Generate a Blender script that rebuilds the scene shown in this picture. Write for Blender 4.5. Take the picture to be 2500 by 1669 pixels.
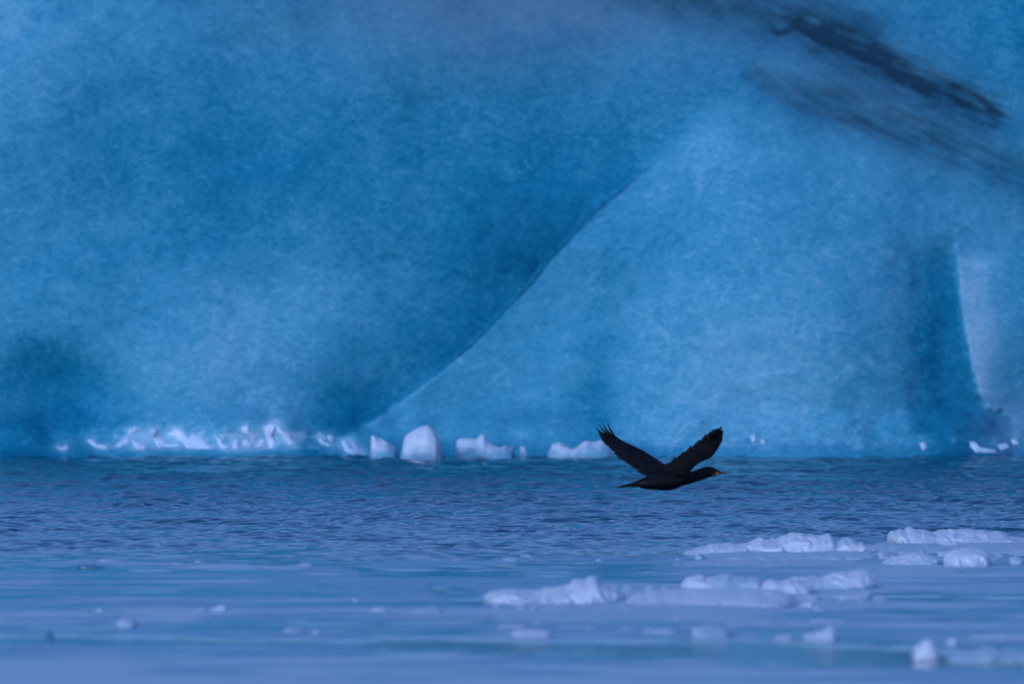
import bpy, math, random
import numpy as np
from mathutils import Vector, noise as mn

for o in list(bpy.data.objects):
    bpy.data.objects.remove(o)
S = bpy.context.scene
C = S.collection
R = math.radians

# ------------------------------------------------------------------ camera
F = 2500 / 0.07            # focal length in photo pixels (514 mm on full frame)
CAM_H = 2.5                # metres above the lagoon
HOR = 525.0                # photo row of the horizon
PITCH = math.atan((834.5 - HOR) / F)
cd = bpy.data.cameras.new('camera')
cd.sensor_width = 36.0
cd.lens = 36.0 / 0.07
cd.clip_start = 1.0
cd.clip_end = 20000
cd.dof.use_dof = True
cd.dof.focus_distance = 121.0
cd.dof.aperture_fstop = 3.9
cam = bpy.data.objects.new('camera', cd)
cam.location = (0, 0, CAM_H)
cam.rotation_euler = (R(90) - PITCH, 0, 0)
C.objects.link(cam)
S.camera = cam

# ------------------------------------------------------------------ sky and light (blue hour, overcast)
SUN_EL, SUN_AZ = R(16), R(205)          # behind the camera, from the left
w = bpy.data.worlds.new('World')
S.world = w
w.use_nodes = True
nt = w.node_tree
bg = nt.nodes['Background']
sky = nt.nodes.new('ShaderNodeTexSky')
sky.sky_type = 'NISHITA'
sky.sun_disc = False
sky.sun_elevation = SUN_EL
sky.sun_rotation = SUN_AZ
sky.air_density = 1.0
sky.dust_density = 3.0
sky.ozone_density = 3.0
tint = nt.nodes.new('ShaderNodeMixRGB')
tint.blend_type = 'MULTIPLY'
tint.inputs[0].default_value = 1.0
tint.inputs[2].default_value = (0.405, 0.512, 0.835, 1)
nt.links.new(sky.outputs[0], tint.inputs[1])
nt.links.new(tint.outputs[0], bg.inputs[0])
bg.inputs[1].default_value = 0.15
sl = bpy.data.lights.new('sun', 'SUN')
sl.energy = 0.55
sl.angle = R(25)
sl.color = (0.52, 0.68, 1.0)
so = bpy.data.objects.new('sun', sl)
so.rotation_euler = (R(62), 0, R(-28))
C.objects.link(so)
S.view_settings.view_transform = 'Standard'
S.view_settings.look = 'None'
S.view_settings.exposure = 0.66
S.view_settings.gamma = 1.0

# ------------------------------------------------------------------ helpers
cp, sp_ = math.cos(PITCH), math.sin(PITCH)

def at(px, py, Y):
    """photo pixel at depth Y -> world point"""
    u = (px - 1250) / F; v = (834.5 - py) / F
    dy = cp + v * sp_
    dz = -sp_ + v * cp
    return (u / dy * Y, Y, CAM_H + dz / dy * Y)

def gdist(py):
    v = (834.5 - py) / F
    return CAM_H * (cp + v * sp_) / (sp_ - v * cp)

def tag(o, label=None, cat=None, group=None, kind=None):
    if label: o['label'] = label
    if cat: o['category'] = cat
    if group: o['group'] = group
    if kind: o['kind'] = kind
    return o

def mesh_obj(name, verts, faces, mat, parent=None, smooth=True, loc=None):
    me = bpy.data.meshes.new(name)
    v = np.asarray(verts, dtype=np.float64)
    if loc is not None: v = v - np.asarray(loc)
    me.from_pydata(v.tolist(), [], faces)
    me.materials.append(mat)
    if smooth: me.shade_smooth()
    me.update()
    o = bpy.data.objects.new(name, me)
    C.objects.link(o)
    if loc is not None and parent is None: o.location = loc
    if parent is not None: o.parent = parent
    return o

def grid_mesh(name, X, Y, Z, mat, keep=None, loc=(0, 0, 0), close_u=False):
    """fast quad grid from 2-D arrays; keep masks quads"""
    n, m = X.shape
    co = np.stack([X, Y, Z], -1).reshape(-1, 3) - np.array(loc)
    i = np.arange(n - 1)[:, None]; j = np.arange(m - 1)[None, :]
    a = i * m + j
    q = np.stack([a, a + 1, a + m + 1, a + m], -1)
    if keep is not None: q = q[keep]
    q = q.reshape(-1, 4)
    if keep is not None:
        used = np.unique(q)
        mp = -np.ones(len(co), dtype=np.int64); mp[used] = np.arange(len(used))
        q = mp[q]; co = co[used]
    else:
        used = None
    me = bpy.data.meshes.new(name)
    me.vertices.add(len(co)); me.vertices.foreach_set('co', co.ravel())
    me.loops.add(q.size); me.loops.foreach_set('vertex_index', q.ravel().astype(np.int32))
    me.polygons.add(len(q)); me.polygons.foreach_set('loop_start', np.arange(0, q.size, 4, dtype=np.int32))
    me.update(calc_edges=True)
    me.materials.append(mat)
    me.shade_smooth()
    o = bpy.data.objects.new(name, me)
    o.location = loc
    C.objects.link(o)
    return o, used

def vnoise(x, y, seed):
    """2-D gradient noise, about -1..1"""
    rng = np.random.RandomState(seed)
    ang = rng.rand(256, 256) * 2 * np.pi
    gx, gy = np.cos(ang), np.sin(ang)
    xi = np.floor(x).astype(int); yi = np.floor(y).astype(int)
    xf = x - xi; yf = y - yi
    u = xf * xf * xf * (xf * (xf * 6 - 15) + 10); v = yf * yf * yf * (yf * (yf * 6 - 15) + 10)
    def g(a, b, dx, dy):
        A = a & 255; B = b & 255
        return gx[A, B] * dx + gy[A, B] * dy
    n00 = g(xi, yi, xf, yf); n10 = g(xi + 1, yi, xf - 1, yf)
    n01 = g(xi, yi + 1, xf, yf - 1); n11 = g(xi + 1, yi + 1, xf - 1, yf - 1)
    return ((n00 * (1 - u) + n10 * u) * (1 - v) + (n01 * (1 - u) + n11 * u) * v) * 1.5

def fbm(x, y, seed, octs=4, gain=0.5):
    t = 0; a = 1; s = 0
    for k in range(octs):
        t = t + a * vnoise(x * 2 ** k + 17.3 * k, y * 2 ** k + 9.1 * k, seed + k); s += a; a *= gain
    return t / s * 1.4

def gauss0(P, Q, cx, cy, rx, ry):
    return np.exp(-((P - cx) / rx) ** 2 - ((Q - cy) / ry) ** 2)

def sm(a, b, x):
    t = np.clip((x - a) / (b - a), 0, 1)
    return t * t * (3 - 2 * t)

# ------------------------------------------------------------------ materials
def new_mat(name):
    m = bpy.data.materials.new(name); m.use_nodes = True
    n = m.node_tree.nodes; l = m.node_tree.links
    return m, n, l, n['Principled BSDF']

def N(n, t, **kw):
    x = n.new(t)
    for k, v in kw.items():
        if k.startswith('i_'):
            x.inputs[k[2:].replace('_', ' ')].default_value = v
        else: setattr(x, k, v)
    return x

def ramp(n, stops, interp='LINEAR'):
    r = n.new('ShaderNodeValToRGB'); r.color_ramp.interpolation = interp
    e = r.color_ramp.elements
    while len(e) < len(stops): e.new(0.5)
    for q, (p, c) in zip(e, stops):
        q.position = p; q.color = (c if len(c) == 4 else (*c, 1))
    return r

# --- berg ice
def mat_berg():
    m, n, l, b = new_mat('glacier_ice')
    tc = N(n, 'ShaderNodeTexCoord')
    dens = N(n, 'ShaderNodeAttribute', attribute_name='bubbles_and_shade')  # bubble density with painted light and shade mixed in
    dust = N(n, 'ShaderNodeAttribute', attribute_name='ash')
    mp = N(n, 'ShaderNodeMapping'); mp.inputs['Scale'].default_value = (1, 1, 1.35); mp.inputs['Rotation'].default_value = (0, R(8), 0)
    l.new(tc.outputs['Object'], mp.inputs[0])
    # wisps of trapped bubbles
    n1 = N(n, 'ShaderNodeTexNoise'); n1.inputs['Scale'].default_value = 3.4; n1.inputs['Detail'].default_value = 7; n1.inputs['Roughness'].default_value = 0.62; n1.inputs['Distortion'].default_value = 0.7
    n2 = N(n, 'ShaderNodeTexNoise'); n2.inputs['Scale'].default_value = 10.0; n2.inputs['Detail'].default_value = 5; n2.inputs['Roughness'].default_value = 0.6; n2.inputs['Distortion'].default_value = 1.6
    n3 = N(n, 'ShaderNodeTexNoise'); n3.inputs['Scale'].default_value = 15.0; n3.inputs['Detail'].default_value = 6; n3.inputs['Roughness'].default_value = .65; n3.inputs['Distortion'].default_value = .8
    n4 = N(n, 'ShaderNodeTexNoise'); n4.inputs['Scale'].default_value = 2.6; n4.inputs['Detail'].default_value = 5; n4.inputs['Distortion'].default_value = 1.5; n4.inputs['Roughness'].default_value = .55
    for q in (n1, n2, n3, n4): l.new(mp.outputs[0], q.inputs['Vector'])
    # thin ridged veins: 1-|2n-1| sharpened
    v1 = N(n, 'ShaderNodeMath', operation='MULTIPLY_ADD'); v1.inputs[1].default_value = 2; v1.inputs[2].default_value = -1
    l.new(n4.outputs[0], v1.inputs[0])
    v2 = N(n, 'ShaderNodeMath', operation='ABSOLUTE'); l.new(v1.outputs[0], v2.inputs[0])
    v3 = N(n, 'ShaderNodeMapRange'); v3.inputs[1].default_value = 0.0; v3.inputs[2].default_value = 0.07; v3.inputs[3].default_value = 1; v3.inputs[4].default_value = 0
    l.new(v2.outputs[0], v3.inputs[0])
    vm = N(n, 'ShaderNodeMapRange'); vm.inputs[1].default_value = 0.44; vm.inputs[2].default_value = 0.64
    n5 = N(n, 'ShaderNodeTexNoise'); n5.inputs['Scale'].default_value = 3.1; n5.inputs['Detail'].default_value = 3; l.new(mp.outputs[0], n5.inputs['Vector'])
    l.new(n5.outputs[0], vm.inputs[0])
    v4 = N(n, 'ShaderNodeMath', operation='MULTIPLY'); l.new(v3.outputs[0], v4.inputs[0]); l.new(vm.outputs[0], v4.inputs[1])
    def mad(src, k, add):
        x = N(n, 'ShaderNodeMath', operation='MULTIPLY_ADD'); x.inputs[1].default_value = k
        l.new(src, x.inputs[0])
        if isinstance(add, float): x.inputs[2].default_value = add
        else: l.new(add, x.inputs[2])
        return x.outputs[0]
    a = mad(n1.outputs[0], 0.42, -0.21)
    a = mad(n2.outputs[0], 0.34, a)
    a = mad(n3.outputs[0], 0.62, a)
    sub = N(n, 'ShaderNodeMath', operation='ADD'); sub.inputs[1].default_value = -0.43; l.new(a, sub.inputs[0])
    a = mad(v4.outputs[0], 0.16, sub.outputs[0])
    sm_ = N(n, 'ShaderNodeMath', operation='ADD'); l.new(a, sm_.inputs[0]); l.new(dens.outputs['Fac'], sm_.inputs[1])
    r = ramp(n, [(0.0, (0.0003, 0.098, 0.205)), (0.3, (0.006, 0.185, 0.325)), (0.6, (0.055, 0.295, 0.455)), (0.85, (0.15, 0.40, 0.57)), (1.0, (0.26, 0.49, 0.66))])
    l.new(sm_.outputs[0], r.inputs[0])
    # fine silt greys some of the ice
    silt = N(n, 'ShaderNodeAttribute', attribute_name='silt')
    sc = N(n, 'ShaderNodeMath', operation='MULTIPLY_ADD'); sc.inputs[1].default_value = 1.0; l.new(n1.outputs[0], sc.inputs[0]); sc.inputs[2].default_value = 0.5
    sd = N(n, 'ShaderNodeMath', operation='MULTIPLY'); sd.use_clamp = True; l.new(sc.outputs[0], sd.inputs[0]); l.new(silt.outputs['Fac'], sd.inputs[1])
    sx_ = N(n, 'ShaderNodeMixRGB'); sx_.inputs[2].default_value = (0.17, 0.255, 0.37, 1)
    l.new(sd.outputs[0], sx_.inputs[0]); l.new(r.outputs[0], sx_.inputs[1]); r = sx_
    # volcanic ash in the ice
    d1 = mad(n2.outputs[0], 1.0, -0.5)
    d1 = mad(n1.outputs[0], 0.7, d1)
    d1b = N(n, 'ShaderNodeMath', operation='ADD'); d1b.inputs[1].default_value = -0.35; l.new(d1, d1b.inputs[0])
    d2 = N(n, 'ShaderNodeMath', operation='MULTIPLY_ADD'); l.new(d1b.outputs[0], d2.inputs[0]); l.new(dust.outputs['Fac'], d2.inputs[1]); l.new(dust.outputs['Fac'], d2.inputs[2]); d2.use_clamp = True
    d2c = N(n, 'ShaderNodeMath', operation='MINIMUM'); d2c.inputs[1].default_value = .88; l.new(d2.outputs[0], d2c.inputs[0]); d2 = d2c
    dm = N(n, 'ShaderNodeMixRGB'); dm.inputs[2].default_value = (0.007, 0.027, 0.050, 1)
    l.new(d2.outputs[0], dm.inputs[0]); l.new(r.outputs[0], dm.inputs[1])
    l.new(dm.outputs[0], b.inputs['Base Color'])
    b.inputs['Roughness'].default_value = 0.55
    b.inputs['IOR'].default_value = 1.31
    sp1 = N(n, 'ShaderNodeMath', operation='MULTIPLY_ADD'); sp1.inputs[1].default_value = -0.14; sp1.inputs[2].default_value = 0.14
    l.new(d2.outputs[0], sp1.inputs[0]); l.new(sp1.outputs[0], b.inputs['Specular IOR Level'])
    bp = N(n, 'ShaderNodeBump'); bp.inputs['Strength'].default_value = 0.25; bp.inputs['Distance'].default_value = 0.02
    hb = mad(n1.outputs[0], 1.0, 0.0); hb = mad(n2.outputs[0], 0.5, hb)
    l.new(hb, bp.inputs['Height']); l.new(bp.outputs[0], b.inputs['Normal'])
    return m

# --- white floating ice, wet and bluer where the water washes it
def mat_white(name, dry=(0.66, 0.72, 0.81), wet=(0.22, 0.45, 0.60), z0=0.0, z1=0.12, scale=5.0):
    m, n, l, b = new_mat(name)
    geo = N(n, 'ShaderNodeNewGeometry')
    sx = N(n, 'ShaderNodeSeparateXYZ'); l.new(geo.outputs['Position'], sx.inputs[0])
    no = N(n, 'ShaderNodeTexNoise'); no.inputs['Scale'].default_value = scale; no.inputs['Detail'].default_value = 5; no.inputs['Roughness'].default_value = .6
    l.new(geo.outputs['Position'], no.inputs['Vector'])
    md = N(n, 'ShaderNodeMath', operation='MULTIPLY_ADD'); md.inputs[1].default_value = (z1 - z0) * 1.6; md.inputs[2].default_value = -(z1 - z0) * 0.8
    l.new(no.outputs[0], md.inputs[0])
    ad = N(n, 'ShaderNodeMath', operation='ADD'); l.new(md.outputs[0], ad.inputs[0]); l.new(sx.outputs[2], ad.inputs[1])
    mr = N(n, 'ShaderNodeMapRange', interpolation_type='SMOOTHSTEP'); mr.inputs[1].default_value = z0; mr.inputs[2].default_value = z1
    l.new(ad.outputs[0], mr.inputs[0])
    n2 = N(n, 'ShaderNodeTexNoise'); n2.inputs['Scale'].default_value = scale * 2.3; n2.inputs['Detail'].default_value = 6
    l.new(geo.outputs['Position'], n2.inputs['Vector'])
    r = ramp(n, [(0.3, tuple(c * k for c, k in zip(dry, (.72, .86, .93)))), (0.68, dry)])
    l.new(n2.outputs[0], r.inputs[0])
    mx = N(n, 'ShaderNodeMixRGB'); mx.inputs[1].default_value = (*wet, 1)
    l.new(mr.outputs[0], mx.inputs[0]); l.new(r.outputs[0], mx.inputs[2])
    l.new(mx.outputs[0], b.inputs['Base Color'])
    b.inputs['Roughness'].default_value = 0.55; b.inputs['IOR'].default_value = 1.31; b.inputs['Specular IOR Level'].default_value = .25
    b.inputs['Subsurface Weight'].default_value = 0.7; b.inputs['Subsurface Radius'].default_value = (.75, .8, .85); b.inputs['Subsurface Scale'].default_value = 0.10
    bp = N(n, 'ShaderNodeBump'); bp.inputs['Strength'].default_value = 0.35; bp.inputs['Distance'].default_value = 0.03
    l.new(n2.outputs[0], bp.inputs['Height']); l.new(bp.outputs[0], b.inputs['Normal'])
    return m

def mat_water():
    m, n, l, b = new_mat('lagoon_water')
    b.inputs['Base Color'].default_value = (0.004, 0.075, 0.135, 1)
    b.inputs['Roughness'].default_value = 0.07
    b.inputs['IOR'].default_value = 1.333
    geo = N(n, 'ShaderNodeNewGeometry')
    n1 = N(n, 'ShaderNodeTexNoise'); n1.inputs['Scale'].default_value = 9; n1.inputs['Detail'].default_value = 4; n1.inputs['Roughness'].default_value = .55
    l.new(geo.outputs['Position'], n1.inputs['Vector'])
    bp = N(n, 'ShaderNodeBump'); bp.inputs['Strength'].default_value = 0.35; bp.inputs['Distance'].default_value = 0.012
    l.new(n1.outputs[0], bp.inputs['Height']); l.new(bp.outputs[0], b.inputs['Normal'])
    return m

def mat_slush():
    m, n, l, b = new_mat('grease_ice')
    geo = N(n, 'ShaderNodeNewGeometry')
    n1 = N(n, 'ShaderNodeTexNoise'); n1.inputs['Scale'].default_value = 1.3; n1.inputs['Detail'].default_value = 8; n1.inputs['Roughness'].default_value = .65; n1.inputs['Distortion'].default_value = .5
    l.new(geo.outputs['Position'], n1.inputs['Vector'])
    r = ramp(n, [(0.22, (0.020, 0.20, 0.33)), (0.38, (0.05, 0.29, 0.44)), (0.56, (0.17, 0.38, 0.52)), (0.84, (0.42, 0.58, 0.70))])
    th = N(n, 'ShaderNodeAttribute', attribute_name='thickness')
    ma = N(n, 'ShaderNodeMath', operation='MULTIPLY_ADD'); ma.inputs[1].default_value = 0.9; l.new(n1.outputs[0], ma.inputs[0])
    mb = N(n, 'ShaderNodeMath', operation='MULTIPLY_ADD'); mb.inputs[1].default_value = 0.78; mb.inputs[2].default_value = -0.02; l.new(th.outputs['Fac'], mb.inputs[0])
    l.new(mb.outputs[0], ma.inputs[2])
    l.new(ma.outputs[0], r.inputs[0]); l.new(r.outputs[0], b.inputs['Base Color'])
    g1_ = N(n, 'ShaderNodeMapRange'); g1_.inputs[1].default_value = .25; g1_.inputs[2].default_value = .55; g1_.inputs[3].default_value = .5; g1_.inputs[4].default_value = .12
    l.new(ma.outputs[0], g1_.inputs[0]); l.new(g1_.outputs[0], b.inputs['Specular IOR Level'])
    g2_ = N(n, 'ShaderNodeMapRange'); g2_.inputs[1].default_value = .25; g2_.inputs[2].default_value = .6; g2_.inputs[3].default_value = .10; g2_.inputs[4].default_value = .45
    l.new(ma.outputs[0], g2_.inputs[0]); l.new(g2_.outputs[0], b.inputs['Roughness']); b.inputs['IOR'].default_value = 1.31
    n2 = N(n, 'ShaderNodeTexNoise'); n2.inputs['Scale'].default_value = 3; n2.inputs['Detail'].default_value = 5
    l.new(geo.outputs['Position'], n2.inputs['Vector'])
    bp = N(n, 'ShaderNodeBump'); bp.inputs['Strength'].default_value = 0.4; bp.inputs['Distance'].default_value = 0.02
    l.new(n2.outputs[0], bp.inputs['Height']); l.new(bp.outputs[0], b.inputs['Normal'])
    return m

def mat_plain(name, col, rough=0.6, spec=0.5, noise_amt=0.25, scale=60):
    m, n, l, b = new_mat(name)
    tc = N(n, 'ShaderNodeTexCoord')
    no = N(n, 'ShaderNodeTexNoise'); no.inputs['Scale'].default_value = scale; no.inputs['Detail'].default_value = 4
    l.new(tc.outputs['Object'], no.inputs['Vector'])
    r = ramp(n, [(0.3, tuple(c * (1 - noise_amt) for c in col)), (0.7, tuple(min(1, c * (1 + noise_amt)) for c in col))])
    l.new(no.outputs[0], r.inputs[0]); l.new(r.outputs[0], b.inputs['Base Color'])
    b.inputs['Roughness'].default_value = rough; b.inputs['Specular IOR Level'].default_value = spec
    return m

M_BERG = mat_berg()
M_WHITE = mat_white('white_floe_ice', z0=-.01, z1=.06, wet=(.30, .44, .60))
M_GROWL = mat_white('growler_ice', dry=(0.64, 0.71, 0.82), wet=(0.12, 0.34, 0.50), z0=0.0, z1=0.20, scale=3.5)
M_CRUST = mat_white('crust_ice', dry=(0.62, 0.76, 0.93), wet=(0.10, 0.36, 0.52), z0=0.0, z1=0.12, scale=5)
M_PALE = mat_white('pale_floe_ice', dry=(0.44, 0.56, 0.68), wet=(0.24, 0.42, 0.56), z0=-0.03, z1=0.05)
M_CRUST.node_tree.nodes['Principled BSDF'].inputs['Subsurface Weight'].default_value = 0.0
M_WATER = mat_water()
M_SLUSH = mat_slush()
M_DARKICE = mat_plain('clear_dark_ice', (0.03, 0.17, 0.28), 0.25, .5, .2, 8)

# ------------------------------------------------------------------ lagoon water: one sheet to the horizon
def axis(a, b, step, lim, g=1.18):
    c = list(np.arange(a, b + 1e-6, step))
    lo, hi = [], []
    s = step; x = a
    while x > -lim:
        s *= g; x -= s; lo.append(x)
    s = step; x = b
    while x < lim:
        s *= g; x += s; hi.append(x)
    return np.array(lo[::-1] + c + hi)

ax = axis(-7.0, 7.0, 0.035, 4000)
ay = axis(70.0, 152.0, 0.06, 4000)
WX, WY = np.meshgrid(ax, ay)
def waves(X, Y):
    rng = np.random.RandomState(4)
    wx = X + 0.25 * fbm(X * 0.5, Y * 0.5, 31, 2); wy = Y + 0.3 * fbm(X * .4, Y * .4, 41, 2)
    h = np.zeros_like(X)
    for k in range(70):
        lam = 0.12 * (0.5 / 0.12) ** rng.rand()
        th = R(97) + rng.randn() * 0.85
        kx, ky = math.cos(th) * 2 * math.pi / lam, math.sin(th) * 2 * math.pi / lam
        h += 0.0078 * lam * np.sin(kx * wx + ky * wy + rng.rand() * 6.28)
    sg = h.std(); q_ = 2.2 * np.tanh(h / sg / 2.2); h = sg * (q_ + 0.10 * q_ * q_) * .92
    h *= 0.55 + 0.9 * sm(-.5, .8, fbm(X * .8, Y * .35, 51, 4))
    return h
def wave_env(X, Y):
    e = sm(101, 116, Y + 2.0 * fbm(X * .3, Y * .1, 61, 2)) * 0.93 + 0.07
    far = 1 - sm(9, 25, np.abs(X)); far = far * (1 - sm(153, 170, Y)) * sm(55, 70, Y)
    return e * far
WZ = waves(WX, WY) * wave_env(WX, WY)
wo, _ = grid_mesh('water', WX, WY, WZ, M_WATER)
tag(wo, kind='structure')

# ------------------------------------------------------------------ grease ice / slush on the calm near water
def px_of(X, Y, Z=0.0):
    """world -> photo pixel (used to lay out features where the photo shows them)"""
    dz = Z - CAM_H
    f = Y * cp - dz * sp_
    up = Y * sp_ + dz * cp
    return 1250 + X / f * F, 834.5 - up / f * F

sx = np.arange(-13, 13.01, 0.05); sy = np.arange(52, 113, 0.07)
SX, SY = np.meshgrid(sx, sy)
PX, PY = px_of(SX, SY)
sl_n = .9 * fbm(SX * 0.26, SY * 0.55, 71, 5, .65) + 0.55 * fbm(SX * 1.0, SY * 1.6, 81, 4)
cover = 0.10 + sl_n
cover -= 1.2 * sm(104, 112, SY)
# open leads (photo row, half height, x range, depth)
for (x0, y0, x1, y1, hh, k) in [(-400, 1555, 900, 1572, 9, 1.2), (900, 1574, 2000, 1592, 17, 1.7), (1800, 1598, 2900, 1632, 26, 1.5),
                                (-200, 1383, 240, 1385, 7, .8), (850, 1392, 1600, 1398, 12, .6), (500, 1515, 1200, 1522, 14, .7),
                                (2020, 1458, 2700, 1470, 12, .7), (1900, 1500, 2600, 1495, 7, .5), (1050, 1440, 1180, 1470, 16, .6),
                                (0, 1512, 300, 1514, 4, .5), (600, 1375, 900, 1380, 8, .4), (1200, 1520, 1700, 1526, 7, .5)]:
    t = (PX - x0) / (x1 - x0)
    yc = y0 + (y1 - y0) * t
    inside = sm(-.08, .08, t) * (1 - sm(.92, 1.08, t))
    cover -= k * inside * np.exp(-((PY - yc) / hh) ** 2)
cover += 0.50 * sm(1592, 1640, PY + 26 * fbm(SX * .35, SY * .5, 95, 4)) * (1 - .5 * sm(1900, 2300, PX)) * (.75 + .5 * fbm(SX * 1.2, SY * 1.2, 97, 3))
cover += .60 * gauss0(PX, PY, 1750, 1480, 560, 30) + .45 * gauss0(PX, PY, 2250, 1385, 420, 26) + .35 * gauss0(PX, PY, 1700, 1525, 620, 18)
cover += 0.35 * np.exp(-((PY - 1500) / 14) ** 2) * (1 - sm(1500, 1900, PX))
thick = np.clip(cover, -.8, 1.0)
SZ = np.clip((cover + .75 * (1 - sm(100, 107, SY))) * 0.03, -0.05, 0.012) + 0.003 * fbm(SX * 1.5, SY * 1.5, 91, 4)
kz = SZ > -0.012
keep = kz[:-1, :-1] | kz[1:, :-1] | kz[:-1, 1:] | kz[1:, 1:]
so_, used_ = grid_mesh('grease_ice', SX, SY, SZ, M_SLUSH, keep=keep)
a_ = so_.data.attributes.new('thickness', 'FLOAT', 'POINT')
a_.data.foreach_set('value', thick.ravel()[used_].astype(np.float32))
tag(so_, 'thin pale blue film of slushy grease ice streaking the calm near water', 'slush ice', kind='stuff')

# ------------------------------------------------------------------ the iceberg
def poly_interp(pts, q, rev=False):
    a = np.array(pts, dtype=float)
    o = np.argsort(a[:, 1])
    return np.interp(q, a[o, 1], a[o, 0])
CRACK = [(700, 1180), (868, 1060), (945, 1010), (1085, 905), (1190, 815), (1235, 762), (1300, 700), (1345, 640), (1400, 585), (1450, 530), (1500, 485), (1560, 435), (1622, 375), (1675, 305), (1730, 235), (1820, 110), (1930, -50), (2000, -400), (2300, -1200)]
def seg_dist(P, Q, pts):
    d = np.full(P.shape, 1e9); t_ = np.zeros(P.shape)
    n = len(pts) - 1
    for i in range(n):
        (x0, y0), (x1, y1) = pts[i], pts[i + 1]
        L2 = (x1 - x0) ** 2 + (y1 - y0) ** 2
        t = np.clip(((P - x0) * (x1 - x0) + (Q - y0) * (y1 - y0)) / L2, 0, 1)
        dd = np.hypot(P - x0 - t * (x1 - x0), Q - y0 - t * (y1 - y0))
        s = dd < d
        d = np.where(s, dd, d); t_ = np.where(s, (i + t) / n, t_)
    return d, t_
BERG_Y = 151.9
PXM = 151.5 / F           # metres per photo pixel on the wall
def berg_px(x, z):
    return 1250 + x / PXM, 1120 - z / PXM
def gauss(P, Q, cx, cy, rx, ry, a=0.0):
    c, s = math.cos(a), math.sin(a)
    u = ((P - cx) * c + (Q - cy) * s) / rx; v = (-(P - cx) * s + (Q - cy) * c) / ry
    return np.exp(-(u * u + v * v))
def berg_relief(x, z):
    """offset of the ice face from Y=150 (positive = away from the camera)"""
    P, Q = berg_px(x, z)
    wob = 10 * fbm(P / 70, Q / 70, 11, 3)
    s = (P - poly_interp(CRACK, Q)) + wob * .5
    bw = 170 * (1 - sm(330, 600, Q))
    L = 1 - sm(-8 - bw, 5 + bw, s)              # left side of the crack
    fade = sm(430, 720, Q)
    y = 0.0
    y = y + L * (0.04 + 0.22 * np.exp(s / 280.0)) * fade * .75 * (1 - .5 * sm(880, 1050, Q))
    y = y + 0.35 * sm(200, 1400, -s) * (1 - 0.0) * -0.9
    # slab: swells toward the viewer in the middle
    y = y - 0.75 * gauss(P, Q, 1900, 760, 420, 520) * (1 - L)
    y = y - 0.45 * gauss(P, Q, 560, 960, 420, 260, -.3)
    y = y + 0.35 * gauss(P, Q, 150, 960, 130, 110, .5)
    # lean back with height
    y = y + 0.16 * np.maximum(z, 0) + 0.018 * np.maximum(z, 0) ** 2
    # tall niche at the right with a sharp right lip
    lip = np.interp(Q + (16 * fbm(P / 22, Q / 22, 36, 3)), [560, 640, 750, 850, 960, 1000, 1012, 1030], [2334, 2342, 2348, 2362, 2388, 2408, 2445, 2475])
    lft = np.interp(Q, [560, 750, 950, 1060, 1130], [2190, 2238, 2245, 2275, 2300])
    ni = sm(-60, 60, P - lft + 3 * wob) * (1 - sm(-4, 5, P - lip + wob * .4)) * sm(560, 680, Q)
    y = y + 0.10 * ni * (1 - sm(990, 1040, Q))
    y = y + 0.08 * sm(2440, 2620, P + wob)
    y = y + 0.10 * sm(2150, 2600, P)
    # grooves of the dirt bands
    d, t = seg_dist(P, Q, BAND1); y = y + 0.12 * np.exp(-(d / 40) ** 2)
    d, t = seg_dist(P, Q, BAND2); y = y + 0.12 * np.exp(-(d / 40) ** 2)
    # wave-cut foot
    y = y - 0.55 * (1 - sm(0.0, 0.55, z + 0.12 * fbm(x * 1.1, z, 13, 3)))
    y = y + 0.16 * np.exp(-((z - 0.16) / 0.12) ** 2)
    # melt scallops
    y = y + 0.16 * fbm(x * .45, z * .55, 14, 2) + 0.014 * fbm(x * 2.0, z * 2.7, 15, 3) + 0.004 * fbm(x * 7, z * 9, 16, 2)
    return y
BAND1 = [(1905, 78), (1960, 72), (2030, 92), (2110, 128), (2190, 165), (2280, 215), (2380, 250), (2425, 280)]
BAND2 = [(1855, 190), (1920, 225), (2010, 262), (2120, 300), (2240, 335), (2400, 390), (2520, 440)]
BAND3 = [(1500, -60), (1640, -10), (1760, 20), (1900, 15), (2020, 40), (2120, 80)]

bx = axis(-6.4, 6.4, 0.024, 15.0, 1.10); bx = bx[(bx > -15) & (bx < 15)]
TOP = 6.1
bz = np.concatenate([np.arange(-1.2, -0.1, 0.1), np.arange(-0.1, 5.6, 0.022), np.arange(5.6, TOP, 0.12)])
BX, BZ = np.meshgrid(bx, bz)
rel = berg_relief(BX, BZ)
topz = 1 + 0.10 * fbm(bx * .16, bx * 0, 18, 3)[None, :] - 0.35 * sm(6, 15, np.abs(bx))[None, :]
BY = BERG_Y + rel + 9 * (np.clip((np.abs(BX) - 7) / 8, 0, 1)) ** 2.2 + 3.5 * np.clip((BZ - 5.2) / (TOP - 5.2), 0, 1) ** 2.5
BZ2 = np.where(BZ > 5.4, 5.4 + (BZ - 5.4) * (topz * 1.0 + (topz - 1) * 2.0), BZ)
# back shell
zb = np.linspace(1, 0, 14)[1:, None]
back_z = -1.2 + (BZ2[-1:, :] + 1.2) * np.sin(zb * math.pi / 2) ** .6
back_y = BY[-1:, :] + (14.0 * (1 - np.abs(bx)[None, :] / 15) ** .5 + 0.2) * np.cos(zb * math.pi / 2) ** .55 + .5 * fbm(BX[:13] * .4, back_z * .4, 19, 3)
AX = np.vstack([BX, np.repeat(bx[None, :], 13, 0)]); AY = np.vstack([BY, back_y]); AZ = np.vstack([BZ2, back_z])
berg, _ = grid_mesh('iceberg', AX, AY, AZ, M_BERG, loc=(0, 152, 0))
tag(berg, 'huge wall of blue glacier ice with a diagonal crack and dark ash bands', 'iceberg')
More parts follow.
